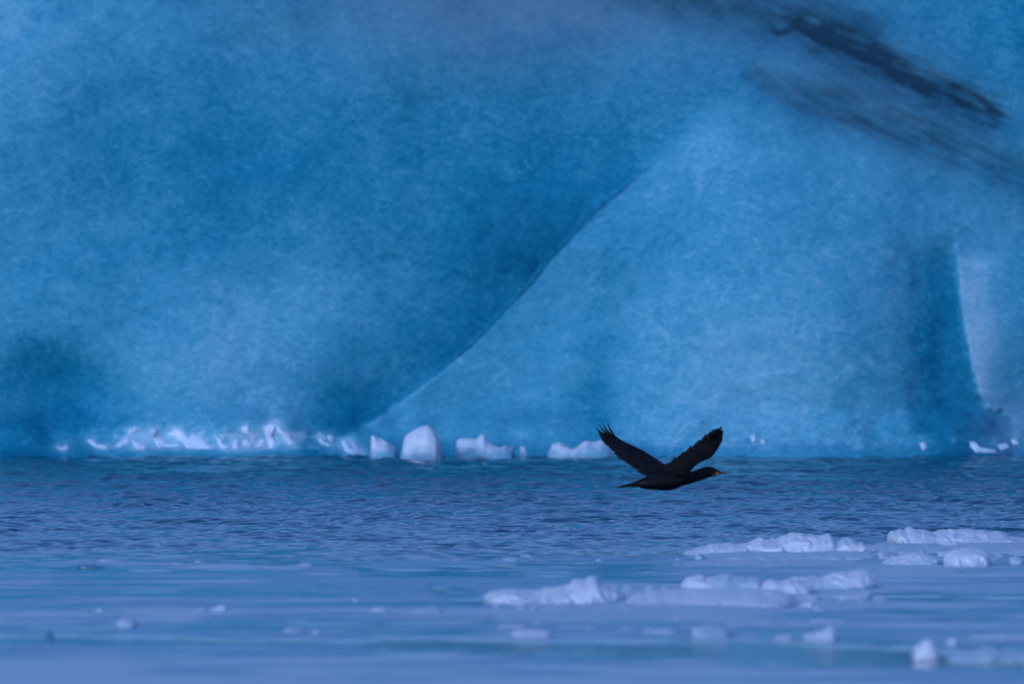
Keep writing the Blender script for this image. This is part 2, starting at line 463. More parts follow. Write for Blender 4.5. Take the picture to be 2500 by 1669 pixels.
# how bubbly (pale) or clear (deep blue) the ice is, with light and shade painted in, and where volcanic ash lies in it
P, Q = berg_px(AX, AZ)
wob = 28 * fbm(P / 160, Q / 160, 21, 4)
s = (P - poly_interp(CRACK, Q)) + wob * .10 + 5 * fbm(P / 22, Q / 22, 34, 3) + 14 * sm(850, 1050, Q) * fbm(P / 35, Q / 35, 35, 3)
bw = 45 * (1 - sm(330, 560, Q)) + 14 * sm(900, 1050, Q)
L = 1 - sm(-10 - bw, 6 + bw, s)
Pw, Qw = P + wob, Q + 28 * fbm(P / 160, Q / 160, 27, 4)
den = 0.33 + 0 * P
den += .30 * gauss(Pw, Qw, -40, 20, 330, 300) + .10 * gauss(Pw, Qw, 0, 600, 300, 300)  # upper left painted paler, as the lit part of the face
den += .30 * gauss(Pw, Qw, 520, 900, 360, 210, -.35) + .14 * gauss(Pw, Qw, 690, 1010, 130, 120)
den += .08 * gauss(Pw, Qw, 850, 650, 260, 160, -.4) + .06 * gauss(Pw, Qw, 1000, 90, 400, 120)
den -= .15 * L * np.exp(np.minimum(s, 0) / 170) * sm(250, 480, Q)  # painted shade where the left face curves in toward the crack
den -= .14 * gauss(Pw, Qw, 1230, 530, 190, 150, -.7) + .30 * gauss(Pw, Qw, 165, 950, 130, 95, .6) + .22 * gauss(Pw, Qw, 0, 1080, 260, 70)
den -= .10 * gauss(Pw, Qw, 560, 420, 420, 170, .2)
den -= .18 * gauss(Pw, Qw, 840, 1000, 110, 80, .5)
den += (1 - L) * (.13 + .20 * gauss(Pw, Qw, 1750, 340, 220, 140) + .24 * gauss(Pw, Qw, 1810, 950, 290, 220) + .05 * gauss(Pw, Qw, 2050, 620, 260, 260)) * sm(200, 480, Q + 60 * fbm(P / 200, Q / 200, 33, 3))  # slab right of the crack painted lighter, as its lit side
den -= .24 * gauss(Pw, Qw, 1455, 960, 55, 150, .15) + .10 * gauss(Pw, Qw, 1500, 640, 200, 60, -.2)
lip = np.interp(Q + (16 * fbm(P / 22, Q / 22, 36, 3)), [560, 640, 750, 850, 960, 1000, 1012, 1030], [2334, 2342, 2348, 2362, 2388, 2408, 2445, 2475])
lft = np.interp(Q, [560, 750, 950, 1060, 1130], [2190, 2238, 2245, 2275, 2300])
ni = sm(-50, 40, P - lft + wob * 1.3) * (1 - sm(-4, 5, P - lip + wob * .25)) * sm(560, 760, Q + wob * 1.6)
den -= .28 * ni  # niche darkened in the colour, standing in for its shade
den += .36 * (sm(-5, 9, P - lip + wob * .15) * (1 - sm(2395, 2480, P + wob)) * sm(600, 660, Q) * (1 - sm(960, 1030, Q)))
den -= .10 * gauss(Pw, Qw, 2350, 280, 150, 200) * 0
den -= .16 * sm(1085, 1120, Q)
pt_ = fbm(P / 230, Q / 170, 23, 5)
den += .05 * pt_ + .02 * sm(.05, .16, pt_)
def zc(pts, ox=100, oy=1000, k=800 / 2349):      # outline read off the enlarged crop
    return [(ox + a * k, oy + b * k) for a, b in pts]
CR = [
 [(105, 275), (150, 285), (185, 262), (200, 290), (180, 310), (145, 305)],
 [(330, 235), (365, 228), (400, 260), (480, 270), (470, 292), (405, 292), (360, 262)],
 [(530, 275), (590, 225), (630, 200), (638, 250), (570, 282)],
 [(630, 165), (665, 140), (700, 150), (680, 180), (640, 190)],
 [(658, 235), (700, 240), (760, 275), (745, 305), (700, 300), (668, 275)],
 [(778, 155), (830, 150), (832, 185), (805, 205)],
 [(805, 220), (860, 215), (885, 255), (990, 260), (990, 280), (880, 280), (850, 290)],
 [(910, 195), (960, 155), (1000, 155), (1050, 215), (1090, 185), (1130, 205), (1185, 245), (1225, 290), (1150, 295), (1050, 288), (1010, 240)],
 [(1245, 195), (1290, 215), (1300, 255), (1370, 285), (1310, 300), (1275, 265)],
 [(1375, 270), (1400, 215), (1425, 240), (1420, 292), (1385, 295)],
 [(1440, 140), (1485, 125), (1495, 170), (1545, 200), (1540, 250), (1500, 205), (1450, 180)],
 [(1445, 240), (1480, 225), (1525, 260), (1505, 285), (1460, 275)],
 [(1548, 275), (1580, 225), (1610, 235), (1600, 275), (1560, 282)],
 [(1600, 140), (1640, 115), (1690, 115), (1670, 150), (1655, 200), (1690, 260), (1665, 290), (1640, 280), (1610, 190)],
 [(1690, 115), (1730, 165), (1790, 190), (1830, 265), (1790, 270), (1740, 230), (1700, 170)],
 [(1985, 215), (2030, 250), (2085, 270), (2060, 280), (2005, 258)],
 [(2050, 205), (2085, 200), (2112, 225), (2085, 250), (2060, 232)],
 [(2148, 235), (2180, 235), (2200, 290), (2250, 295), (2305, 330), (2240, 340), (2180, 315)],
 [(2205, 235), (2240, 245), (2290, 310), (2270, 320), (2240, 280)],
]
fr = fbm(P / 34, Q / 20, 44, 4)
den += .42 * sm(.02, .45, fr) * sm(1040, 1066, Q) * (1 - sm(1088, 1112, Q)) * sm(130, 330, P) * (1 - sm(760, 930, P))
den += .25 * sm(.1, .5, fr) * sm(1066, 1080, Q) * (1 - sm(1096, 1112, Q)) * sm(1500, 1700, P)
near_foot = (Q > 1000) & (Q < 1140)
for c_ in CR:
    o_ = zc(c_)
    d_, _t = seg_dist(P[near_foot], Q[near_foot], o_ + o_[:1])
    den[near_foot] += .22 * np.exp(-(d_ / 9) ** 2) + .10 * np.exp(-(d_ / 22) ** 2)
dust = 0.0 * P
wf = 22 * fbm(P / 60, Q / 40, 24, 4)
stk = fbm((P * .9 + Q * .42) / 90, (Q * .9 - P * .42) / 16, 29, 4)
d, t = seg_dist(P + wf, Q + wf, BAND1)
dust += .52 * np.exp(-(d / (12 + 22 * t)) ** 2) * (1.0 - .35 * t + .55 * stk) + .34 * np.exp(-(d / (42 + 24 * t)) ** 2) * (1 + .9 * stk) * sm(-.1, .25, t)
d, t = seg_dist(P + wf, Q + wf, BAND2)
dust += .38 * np.exp(-(d / (26 + 34 * t)) ** 2) * (1 - .35 * t + .6 * stk)
d, t = seg_dist(P + wf, Q + wf, BAND3)
dust += .50 * np.exp(-(d / 65) ** 2) * (1 + .4 * stk)
dust += .34 * gauss(Pw, Qw, 2160, 245, 290, 100, .42) * (1 + .4 * stk) + .08 * gauss(Pw, Qw, 2480, 480, 160, 90, .4)
dust += .12 * gauss(Pw, Qw, 1350, 60, 620, 160) + .10 * gauss(Pw, Qw, 1000, 0, 300, 100)
# a thin broken dark thread follows the hairline of the crack
dust += .50 * np.exp(-(s / 5.0) ** 2) * sm(400, 430, Q) * (1 - sm(860, 920, Q)) * (0.5 + .8 * sm(-.3, .5, fbm(P / 60, Q / 60, 26, 2)))
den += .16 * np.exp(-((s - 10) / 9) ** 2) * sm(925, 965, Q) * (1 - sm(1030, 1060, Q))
silt = .50 * gauss(Pw, Qw, 1250, 10, 560, 150) + .25 * gauss(Pw, Qw, 2120, 210, 340, 170, .4) + .25 * gauss(Pw, Qw, 2410, 850, 75, 230) * sm(-5, 9, P - lip) + .35 * gauss(Pw, Qw, 2480, 1050, 90, 70)
for nm, arr in (('bubbles_and_shade', den), ('ash', dust), ('silt', silt)):
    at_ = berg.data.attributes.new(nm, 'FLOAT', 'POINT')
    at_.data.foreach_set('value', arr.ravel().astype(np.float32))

# weathered white crust frozen to the foot of the wall
def crust(outline, T=0.10, seed=0):
    pts = np.array(outline, dtype=float)
    c = pts.mean(0)
    n = 56
    closed = np.vstack([pts, pts[:1]])
    seg = np.hypot(*np.diff(closed, axis=0).T); cum = np.r_[0, np.cumsum(seg)]
    tt = np.linspace(0, cum[-1], n, endpoint=False)
    ox = np.interp(tt, cum, closed[:, 0]); oy = np.interp(tt, cum, closed[:, 1])
    rng = np.random.RandomState(seed)
    rings = np.array([1.12, 1.0, .86, .68, .48, .26, .06])
    verts = []
    for k, r in enumerate(rings):
        jx = rng.randn(n) * .8 * r * (r > .3); jy = rng.randn(n) * .8 * r * (r > .3)
        P_ = c[0] + (ox - c[0]) * r + jx; Q_ = c[1] + (oy - c[1]) * r + jy
        x = (P_ - 1250) * PXM; z = (1120 - Q_) * PXM
        y = BERG_Y + berg_relief(x, z) + (0.03 if r > 1.05 else -T * (max(0, 1 - r ** 2.4)) ** .6 + rng.randn(n) * .002 - .004)
        verts.append(np.stack([x, y, z], -1))
    V = np.vstack(verts); nr = len(rings)
    faces = [(k * n + i, k * n + (i + 1) % n, (k + 1) * n + (i + 1) % n, (k + 1) * n + i) for k in range(nr - 1) for i in range(n)]
    faces.append([(nr - 1) * n + i for i in range(n)])
    back = V[:n].copy(); back[:, 1] += .15
    b0 = len(V); V = np.vstack([V, back])
    faces += [(b0 + i, b0 + (i + 1) % n, (i + 1) % n, i) for i in range(n)]
    faces.append([b0 + i for i in range(n)][::-1])
    V = V - np.array([0, 152, 0])
    o = mesh_obj('ice_crust', V, faces, M_CRUST, parent=berg)
    return o
for i, c_ in enumerate(CR): crust(zc(c_), 0.020 + .008 * (i % 3), i)
RC = [  # right end of the wall, read off the tall crop
 [(700, 1370), (730, 1365), (760, 1400), (860, 1420), (870, 1440), (740, 1435), (705, 1400)],
 [(880, 1390), (940, 1375), (960, 1410), (900, 1425)],
 [(965, 1355), (1010, 1350), (1020, 1385), (980, 1385)],
 [(375, 1370), (410, 1365), (425, 1400), (395, 1425)],
]
for i, c_ in enumerate(RC): crust(zc(c_, 2100, 560, 400 / 1045), .035, 40 + i)
for i, c_ in enumerate([[(1830, 1070), (1842, 1064), (1846, 1078), (1836, 1086)], [(1855, 1078), (1866, 1074), (1868, 1086), (1858, 1090)]]):
    crust(c_, .025, 60 + i)

# ------------------------------------------------------------------ floating ice
def floe(profile, base, label, mat=None, T=None, flat=2.6, group=None, cat='ice floe', name='ice_floe', jag=0.05, seed=None, sub=0.25):
    """profile: photo points (x, y) along the top edge, left to right; base: photo row of the front waterline"""
    mat = mat or M_WHITE
    seed = seed if seed is not None else abs(hash_(label)) % 9999
    rng = np.random.RandomState(seed)
    pr = np.array(profile, dtype=float)
    D0 = gdist(base)
    W = (pr[-1, 0] - pr[0, 0]) / F * D0
    if T is None: T = min(0.9, 0.28 * W + .04)
    Yc = D0 + T
    n = int(min(170, max(18, W / 0.02))); k = 30
    us = (1 - np.cos(np.linspace(0, math.pi, n))) / 2 * .35 + np.linspace(0, 1, n) * .65
    px = pr[0, 0] + us * (pr[-1, 0] - pr[0, 0])
    py = np.interp(px, pr[:, 0], pr[:, 1])
    Xc = (px - 1250) / F * Yc
    H = np.array([at(a, b, Yc)[2] for a, b in zip(px, py)])
    hm = max(H.max(), 0.02)
    H = np.maximum(H, 0.012)
    H = H * (1 + jag * 3.2 * fbm(us * W * 5.0, us * 0 + seed * .37, seed % 200, 4, .7))
    end = np.clip(1 - np.abs(2 * us - 1) ** 16, 0, 1) ** .5
    Tw = T * (0.35 + .65 * np.sqrt(np.clip(1 - np.abs(2 * us - 1) ** 5, 0, 1))) * (1 + .25 * fbm(us * W * 1.2, us * 0 + 3.3, seed % 211, 3))
    Tw = Tw * (.25 + .75 * end)
    a = np.linspace(0, 2 * math.pi, k, endpoint=False)
    ca, sa = np.cos(a), np.sin(a)
    V = []
    for i in range(n):
        for j in range(k):
            y = Tw[i] * np.sign(ca[j]) * abs(ca[j]) ** .8
            z = H[i] * sa[j] ** (2 / flat) * end[i] ** .5 if sa[j] > 0 else -sub * min(1, T) * abs(sa[j]) ** .7 * end[i]
            V.append((Xc[i], Yc + y, z))
    V = np.array(V)
    # chiselled lumps
    amp = min(0.085, 0.30 * hm + .004) * (.75 if cat == 'growler' else 1.15)
    f = 1.0 / min(.42, max(.11, hm * .9))
    for q in range(len(V)):
        p = Vector(V[q])
        pf_ = Vector((p.x, p.y, p.z * 1.3)) * f
        pts_ = mn.voronoi(pf_)[1]
        c0 = pts_[0]
        g_ = mn.random_unit_vector_hash(c0) if False else Vector((math.sin(c0.x * 91.7 + c0.y * 37.1), math.sin(c0.y * 57.3 + c0.z * 71.9), math.sin(c0.z * 83.3 + c0.x * 29.1)))
        lin = (pf_ - c0).dot(g_) * .35 + .22 * g_.x
        d = mn.noise_vector(p * f * .7) * .6 + mn.noise_vector(p * f * 3.3) * .16
        edge = Vector((0, math.copysign(1, p.y - Yc) if abs(p.y - Yc) > 1e-6 else 0, 0))
        top = 1.0 if V[q, 2] < H.max() * .8 else .5
        mv = (edge * lin * 1.0 + Vector((d.x * .7, d.y, d.z * .3)) + Vector((0, 0, lin * .42))) * amp * top
        V[q] += np.array(mv)
    faces = []
    for i in range(n - 1):
        for j in range(k):
            faces.append((i * k + j, i * k + (j + 1) % k, (i + 1) * k + (j + 1) % k, (i + 1) * k + j))
    faces.append(list(range(k))[::-1]); faces.append([(n - 1) * k + j for j in range(k)])
    loc = (float(Xc[n // 2]), float(Yc), 0.0)
    o = mesh_obj(name, V, faces, mat, loc=loc, smooth=False)
    tag(o, label, cat, group)
    return o
def hash_(s):
    h = 7
    for ch in s: h = (h * 31 + ord(ch)) % 1000003
    return h

# growlers along the foot of the iceberg
G = 'growlers floating along the foot of the iceberg'
floe([(903, 1102), (906, 1062), (925, 1066), (945, 1076), (962, 1088), (969, 1096), (971, 1108)], 1119, 'pale growler with a pointed left top, just left of the tall pyramid-shaped one', M_GROWL, .22, 1.6, G, 'growler', 'growler')
floe([(974, 1112), (980, 1084), (986, 1066), (1010, 1050), (1028, 1038), (1044, 1037), (1056, 1050), (1068, 1070), (1076, 1090), (1086, 1112)], 1123, 'tallest white growler shaped like a pyramid at the foot of the iceberg', M_GROWL, .32, 2.2, G, 'growler', 'growler', jag=.02)
floe([(1114, 1076), (1122, 1072), (1150, 1069), (1165, 1070), (1172, 1060), (1182, 1059), (1188, 1075), (1205, 1086), (1222, 1092), (1235, 1085), (1245, 1092), (1256, 1086), (1258, 1098)], 1120, 'long white growler with a small knob standing on its top', M_GROWL, .26, 1.8, G, 'growler', 'growler', jag=.02)
floe([(1268, 1104), (1272, 1086), (1282, 1090), (1290, 1102)], 1118, 'tiny pale growler between the knobbed one and the one behind the wing tip', M_GROWL, .1, 1.8, G, 'growler', 'growler')
floe([(1335, 1106), (1350, 1084), (1368, 1079), (1385, 1088), (1398, 1094), (1415, 1084), (1430, 1075), (1450, 1079), (1470, 1073), (1490, 1085), (1508, 1106)], 1120, 'low humped white growler behind the tip of the bird\'s raised left wing', M_GROWL, .28, 1.9, G, 'growler', 'growler', jag=.02)

# the big raft of floes at the right
g1 = 'floes in the far band of drift ice at the right'
floe([(1668, 1350), (1676, 1345), (1700, 1340), (1735, 1333), (1770, 1330), (1800, 1326), (1830, 1320), (1852, 1311), (1880, 1312), (1900, 1316), (1925, 1308), (1950, 1301), (1985, 1300), (2010, 1303), (2026, 1301), (2034, 1318), (2040, 1323), (2060, 1315), (2085, 1319), (2095, 1325), (2104, 1321), (2118, 1330), (2150, 1336)], 1359, 'long white floe rising from a tapered left tip to a tall steep-sided hump', None, .75, 2.2, g1, jag=.085)
floe([(2165, 1324), (2172, 1296), (2195, 1293), (2212, 1296), (2216, 1287), (2240, 1289), (2268, 1295), (2275, 1302), (2300, 1297), (2340, 1295), (2400, 1295), (2408, 1301), (2440, 1299), (2480, 1312), (2520, 1320), (2560, 1326)], 1332, 'longest rugged white floe on the skyline of the drift ice at the right edge', None, 1.0, 2.6, g1, jag=.1)
floe([(2095, 1344), (2120, 1332), (2180, 1328), (2250, 1330), (2330, 1330), (2420, 1328), (2500, 1331), (2600, 1335)], 1352, 'low pale blue shelf of ice in front of the longest rugged floe', M_PALE, 1.3, 3.4, g1)
floe([(2290, 1338), (2300, 1325), (2318, 1320), (2335, 1324), (2345, 1338)], 1342, 'small white hummock on the pale shelf above the rounded boulder', None, .15, 2.0, g1)
floe([(2196, 1330), (2199, 1318), (2204, 1318), (2209, 1332)], 1336, 'thin upright white splinter in front of the longest rugged floe', None, .06, 2.0, g1)
floe([(2152, 1377), (2165, 1364), (2200, 1356), (2235, 1348), (2262, 1350), (2285, 1358), (2300, 1366)], 1383, 'pale wedge-shaped floe left of the rounded ice boulder', None, .5, 2.0, g1)
floe([(2304, 1378), (2314, 1352), (2330, 1341), (2365, 1338), (2395, 1340), (2412, 1346), (2420, 1360), (2419, 1372)], 1387, 'large rounded ice boulder with a blunt right end', None, .5, 2.8, g1, jag=.02, cat='ice boulder', name='ice_boulder')
floe([(2462, 1376), (2465, 1361), (2480, 1359), (2495, 1362), (2498, 1374)], 1382, 'small square white block at the right edge beside the rounded boulder', None, .14, 3.0, g1, cat='ice block', name='ice_block')
floe([(1640, 1376), (1720, 1370), (1850, 1368), (1980, 1369), (2080, 1372), (2140, 1377)], 1386, 'wide flat pale blue sheet between the two bands of white floes', M_PALE, 1.0, 3.6, g1, cat='ice sheet', name='ice_sheet')
floe([(2325, 1396), (2345, 1392), (2380, 1396), (2400, 1392), (2430, 1396)], 1401, 'dark clear strip of low ice in front of the rounded boulder', M_DARKICE, .2, 2.4, g1)

g2 = 'floes in the middle band of drift ice'
floe([(1180, 1458), (1188, 1444), (1230, 1438), (1260, 1441), (1300, 1443), (1330, 1440), (1345, 1434), (1380, 1425), (1402, 1416), (1420, 1411), (1440, 1410), (1456, 1413), (1464, 1426), (1490, 1427), (1508, 1430), (1516, 1444), (1530, 1456)], 1480, 'long white floe with one leaning hump, leftmost in the middle drift band', None, .85, 2.2, g2, jag=.085)
floe([(1506, 1450), (1532, 1430), (1545, 1427), (1562, 1425), (1572, 1433), (1590, 1428), (1610, 1434), (1625, 1428), (1640, 1434), (1660, 1430), (1690, 1440)], 1466, 'pale floe with a toothed top edge left of the middle white hummocks', M_PALE, .5, 2.0, g2, jag=.12)
floe([(1662, 1428), (1678, 1412), (1700, 1406), (1712, 1403), (1722, 1409), (1745, 1408), (1762, 1422)], 1450, 'bright white hummock with two small peaks in the middle drift band', None, .4, 2.2, g2)
floe([(1732, 1422), (1750, 1405), (1775, 1400), (1800, 1405), (1822, 1409), (1845, 1407), (1875, 1422)], 1452, 'broad bluish white hummock right of the two-peaked one', M_PALE, .45, 2.2, g2)
floe([(1852, 1436), (1862, 1418), (1882, 1411), (1900, 1416), (1925, 1413), (1945, 1412), (1966, 1418), (1990, 1428)], 1454, 'white floe with a curled left end beside the long rising wedge', None, .4, 2.2, g2)
floe([(1918, 1424), (1940, 1407), (1975, 1408), (2010, 1408), (2035, 1398), (2070, 1395), (2100, 1391), (2122, 1391), (2136, 1398), (2141, 1406)], 1442, 'long smooth white wedge rising to the right end of the middle band', None, .6, 2.0, g2, jag=.03)
floe([(1500, 1464), (1560, 1450), (1650, 1444), (1700, 1440), (1780, 1441), (1850, 1444), (1910, 1448), (1945, 1462)], 1488, 'wide flat white slab lying in front of the toothed floe and hummocks', None, 1.6, 3.4, g2, cat='ice slab', name='ice_slab')
floe([(1990, 1456), (2030, 1448), (2080, 1444), (2128, 1440), (2132, 1456)], 1466, 'pale blue block under the right end of the long rising wedge', M_PALE, .4, 2.8, g2, cat='ice block', name='ice_block')
floe([(1955, 1474), (1968, 1467), (1982, 1467), (1987, 1478)], 1486, 'little pale lump at the right tip of the wide flat slab', None, .15, 2.2, g2)

ORD = 'first second third fourth fifth sixth seventh eighth ninth tenth eleventh twelfth thirteenth fourteenth fifteenth sixteenth seventeenth eighteenth nineteenth twentieth twenty-first twenty-second twenty-third twenty-fourth twenty-fifth twenty-sixth'.split()
def brash(count, x0, x1, y0f, y1f, label, group, seed, wmin=18, wmax=95):
    rng = np.random.RandomState(seed)
    for i in range(count):
        x = x0 + (x1 - x0) * (i + rng.rand()) / count
        b = y0f(x) + (y1f(x) - y0f(x)) * rng.rand()
        w_ = wmin + (wmax - wmin) * rng.rand() ** 2
        h_ = (3 + 8 * rng.rand()) * (1 if w_ < 50 else .8)
        m_ = 5
        xs = np.linspace(0, w_, m_)
        prof = [(x + a, b - 8 - h_ * (.35 + .65 * math.sin(math.pi * (q + .5) / m_)) * (.6 + .5 * rng.rand())) for q, a in enumerate(xs)]
        floe(prof, b, ORD[i] + ' from the left of the ' + label, [None, M_PALE][i % 3 == 0], (.18 + .5 * rng.rand()), 2.3, group, cat='ice piece', name='brash_ice', jag=.12, seed=seed * 100 + i)
brash(26, 1690, 2480, lambda x: 1352, lambda x: 1370, 'jagged white ice scraps fronting the far drift band', 'ice scraps packed into the far drift band', 5)
brash(12, 2050, 2480, lambda x: 1336, lambda x: 1350, 'white ice scraps by the pale shelf', 'ice scraps on the pale shelf of the far drift band', 6)
brash(26, 1200, 2130, lambda x: 1466, lambda x: 1496, 'jagged pale ice scraps fronting the middle drift band', 'ice scraps packed into the middle drift band', 7)
brash(16, 1120, 2060, lambda x: 1512, lambda x: 1560, 'blurred pale lumps in front of the middle drift band', 'pale lumps in the slush in front of the middle drift band', 8, 25, 120)
brash(6, 60, 1100, lambda x: 1400, lambda x: 1545, 'faint pale chips scattered over the left slush', 'faint pale chips scattered over the left slush', 9, 14, 60)
floe([(1680, 1352), (1760, 1346), (1850, 1344), (1950, 1345), (2030, 1343), (2120, 1345), (2160, 1352)], 1368, 'low pale shelf in front of the tapering floe and the steep-ended slab', M_PALE, 1.4, 3.4, g1, cat='ice shelf', name='ice_shelf')
floe([(1330, 1484), (1420, 1478), (1520, 1474), (1650, 1473), (1800, 1474), (1930, 1480)], 1500, 'very low pale sheet awash in front of the wide flat white slab', M_PALE, 1.5, 3.6, g2, cat='ice sheet', name='ice_sheet')
floe([(1100, 1512), (1250, 1505), (1450, 1503), (1600, 1508), (1700, 1514)], 1522, 'long faint sheet awash behind the bright low bar', M_PALE, .9, 3.6, g2, cat='ice sheet', name='ice_sheet')
g3 = 'small blurred ice pieces in the slush near the camera'
floe([(1885, 1556), (1905, 1549), (1925, 1548), (1945, 1556)], 1564, 'low pale lump left of the small two-step white peak', None, .3, 2.2, g3)
floe([(1960, 1550), (1985, 1545), (2005, 1537), (2025, 1529), (2040, 1535), (2048, 1550)], 1566, 'white lump stepping up to a small peak above the dark water lead', None, .3, 2.0, g3)
floe([(2228, 1598), (2234, 1583), (2248, 1570), (2262, 1559), (2276, 1562), (2290, 1575), (2297, 1600)], 1613, 'nearest tall white ice lump, pyramid-shaped with its reflection below', None, .20, 2.2, g3, jag=.02)
floe([(2308, 1566), (2318, 1554), (2332, 1553), (2342, 1566)], 1576, 'small pale lump upper right of the nearest pyramid-shaped lump', M_PALE, .15, 2.2, g3)
floe([(2352, 1560), (2390, 1550), (2450, 1549), (2560, 1552)], 1567, 'low pale lavender strip of ice at the right edge, above the two small lumps', None, .5, 3.0, g3)
floe([(2302, 1602), (2340, 1592), (2385, 1590), (2405, 1582), (2425, 1579), (2440, 1588), (2490, 1590), (2560, 1594)], 1614, 'wide low pale floe with a bright bump near the lower right corner', M_PALE, .5, 2.6, g3)
floe([(1686, 1534), (1720, 1526), (1760, 1528), (1788, 1540)], 1560, 'faint bluish lump lying left above the dark water lead', M_PALE, .5, 2.6, g3)
floe([(1765, 1522), (1810, 1514), (1870, 1512), (1935, 1520)], 1530, 'thin flat pale floe behind the small two-step peak', M_PALE, .5, 3.0, g3)
floe([(1560, 1542), (1600, 1534), (1640, 1533), (1662, 1540)], 1552, 'faint flat pale piece between the bright bar and the bluish lump', M_PALE, .3, 3.0, g3)
floe([(1246, 1548), (1262, 1538), (1300, 1534), (1340, 1536), (1352, 1546)], 1560, 'bright low white bar floating alone below the middle drift band', None, .35, 2.6, g3)
floe([(903, 1490), (912, 1483), (930, 1482), (950, 1488)], 1497, 'small bright chip left of the middle drift band', None, .15, 2.2, g3)
floe([(1000, 1490), (1030, 1484), (1070, 1484), (1085, 1492)], 1500, 'faint flat chip right of the small bright chip', M_PALE, .25, 2.6, g3)
floe([(1645, 1369), (1649, 1364), (1657, 1363), (1662, 1368)], 1371, 'tiny bright crumb left of the long tapering floe', None, .06, 2.2, g3)
floe([(1453, 1369), (1459, 1363), (1466, 1363), (1472, 1369)], 1372, 'tiny dull crumb on open water left of the bright crumb', M_PALE, .08, 2.2, g3)
floe([(1268, 1357), (1278, 1353), (1292, 1352), (1302, 1356)], 1360, 'tiny pale fleck furthest from the camera in the slush, below the bird', M_PALE, .12, 2.2, g3)
floe([(1226, 1367), (1240, 1363), (1258, 1362), (1270, 1366)], 1369, 'thin pale fleck just in front of the furthest fleck', M_PALE, .12, 2.2, g3)
floe([(1104, 1366), (1112, 1362), (1120, 1363), (1126, 1367)], 1369, 'small pale fleck left of the thin one below the bird', M_PALE, .08, 2.2, g3)
floe([(236, 1370), (250, 1364), (270, 1364), (288, 1370)], 1373, 'pale fleck behind the dark strip at the far left', None, .15, 2.2, g3)
floe([(183, 1381), (190, 1375), (230, 1374), (248, 1379), (300, 1381)], 1386, 'dark clear ice strip at the left in front of the pale fleck', M_DARKICE, .2, 2.6, g3)
floe([(415, 1379), (425, 1373), (440, 1373), (449, 1379)], 1382, 'dull fleck, left of a pair of chips in the left slush', M_PALE, .12, 2.2, g3)
floe([(470, 1374), (478, 1368), (488, 1369), (496, 1374)], 1377, 'brighter fleck, right of a pair of chips in the left slush', None, .1, 2.2, g3)
floe([(710, 1382), (730, 1378), (748, 1374), (762, 1376), (768, 1383)], 1386, 'bright flat chip right of the pair in the left slush', None, .2, 2.2, g3)
floe([(508, 1489), (525, 1481), (540, 1475), (551, 1476), (556, 1487)], 1495, 'brightest white chip in the left slush, highest at its right end', None, .15, 2.2, g3)
floe([(232, 1492), (240, 1483), (250, 1483), (258, 1493)], 1498, 'small pale chip between the brightest chip and the left edge', M_PALE, .12, 2.2, g3)
floe([(283, 1526), (290, 1511), (310, 1507), (328, 1510), (335, 1524)], 1536, 'bluish block below the brightest chip in the left slush', M_PALE, .25, 2.8, g3)
floe([(690, 1538), (705, 1530), (730, 1532), (748, 1542)], 1548, 'low pale chip above the dark lead, left of its small neighbour', M_PALE, .2, 2.2, g3)
floe([(758, 1545), (765, 1536), (777, 1536), (785, 1545)], 1551, 'small pale chip above the dark lead, right of the low chip', None, .12, 2.2, g3)
floe([(108, 1554), (112, 1543), (120, 1540), (128, 1543), (133, 1554)], 1561, 'small dark lump of clear ice at the left on the water lead', M_DARKICE, .1, 2.4, g3)

# ------------------------------------------------------------------ the bird
BK = 360 / 2349
def bp_(x, y): return 1440 + x * BK, 1010 + y * BK
BD = 110.0
def B(x, y, dy):
    """bird point: crop pixel + metres of depth"""
    p = at(*bp_(x, y), BD + dy)
    return np.array(p)
def head_dy(x): return (x - 1150) * BK * BD / F * math.tan(R(22))     # body flies to the right and a little away
M_FEATH = None
def mat_feather():
    m, n, l, b = new_mat('black_feathers')
    tc = N(n, 'ShaderNodeTexCoord')
    wv = N(n, 'ShaderNodeTexNoise'); wv.inputs['Scale'].default_value = 22; wv.inputs['Detail'].default_value = 5
    l.new(tc.outputs['Object'], wv.inputs['Vector'])
    r = ramp(n, [(0.35, (0.0015, 0.0018, 0.003)), (0.7, (0.008, 0.0078, 0.012))])
    l.new(wv.outputs[0], r.inputs[0]); l.new(r.outputs[0], b.inputs['Base Color'])
    b.inputs['Roughness'].default_value = 0.55; b.inputs['Specular IOR Level'].default_value = 0.18
    bp = N(n, 'ShaderNodeBump'); bp.inputs['Strength'].default_value = .3; bp.inputs['Distance'].default_value = .01
    l.new(wv.outputs[0], bp.inputs['Height']); l.new(bp.outputs[0], b.inputs['Normal'])
    return m
M_FEATH = mat_feather()
bird = bpy.data.objects.new('cormorant', None); bird.location = B(1150, 1100, 0).tolist(); bird.empty_display_size = .2
C.objects.link(bird)
tag(bird, 'black cormorant flying right with raised wings low over the lagoon', 'bird')
BL = np.array(bird.location)
def bird_part(name, V, F_, mat):
    return mesh_obj(name, np.asarray(V) - BL, F_, mat, parent=bird)

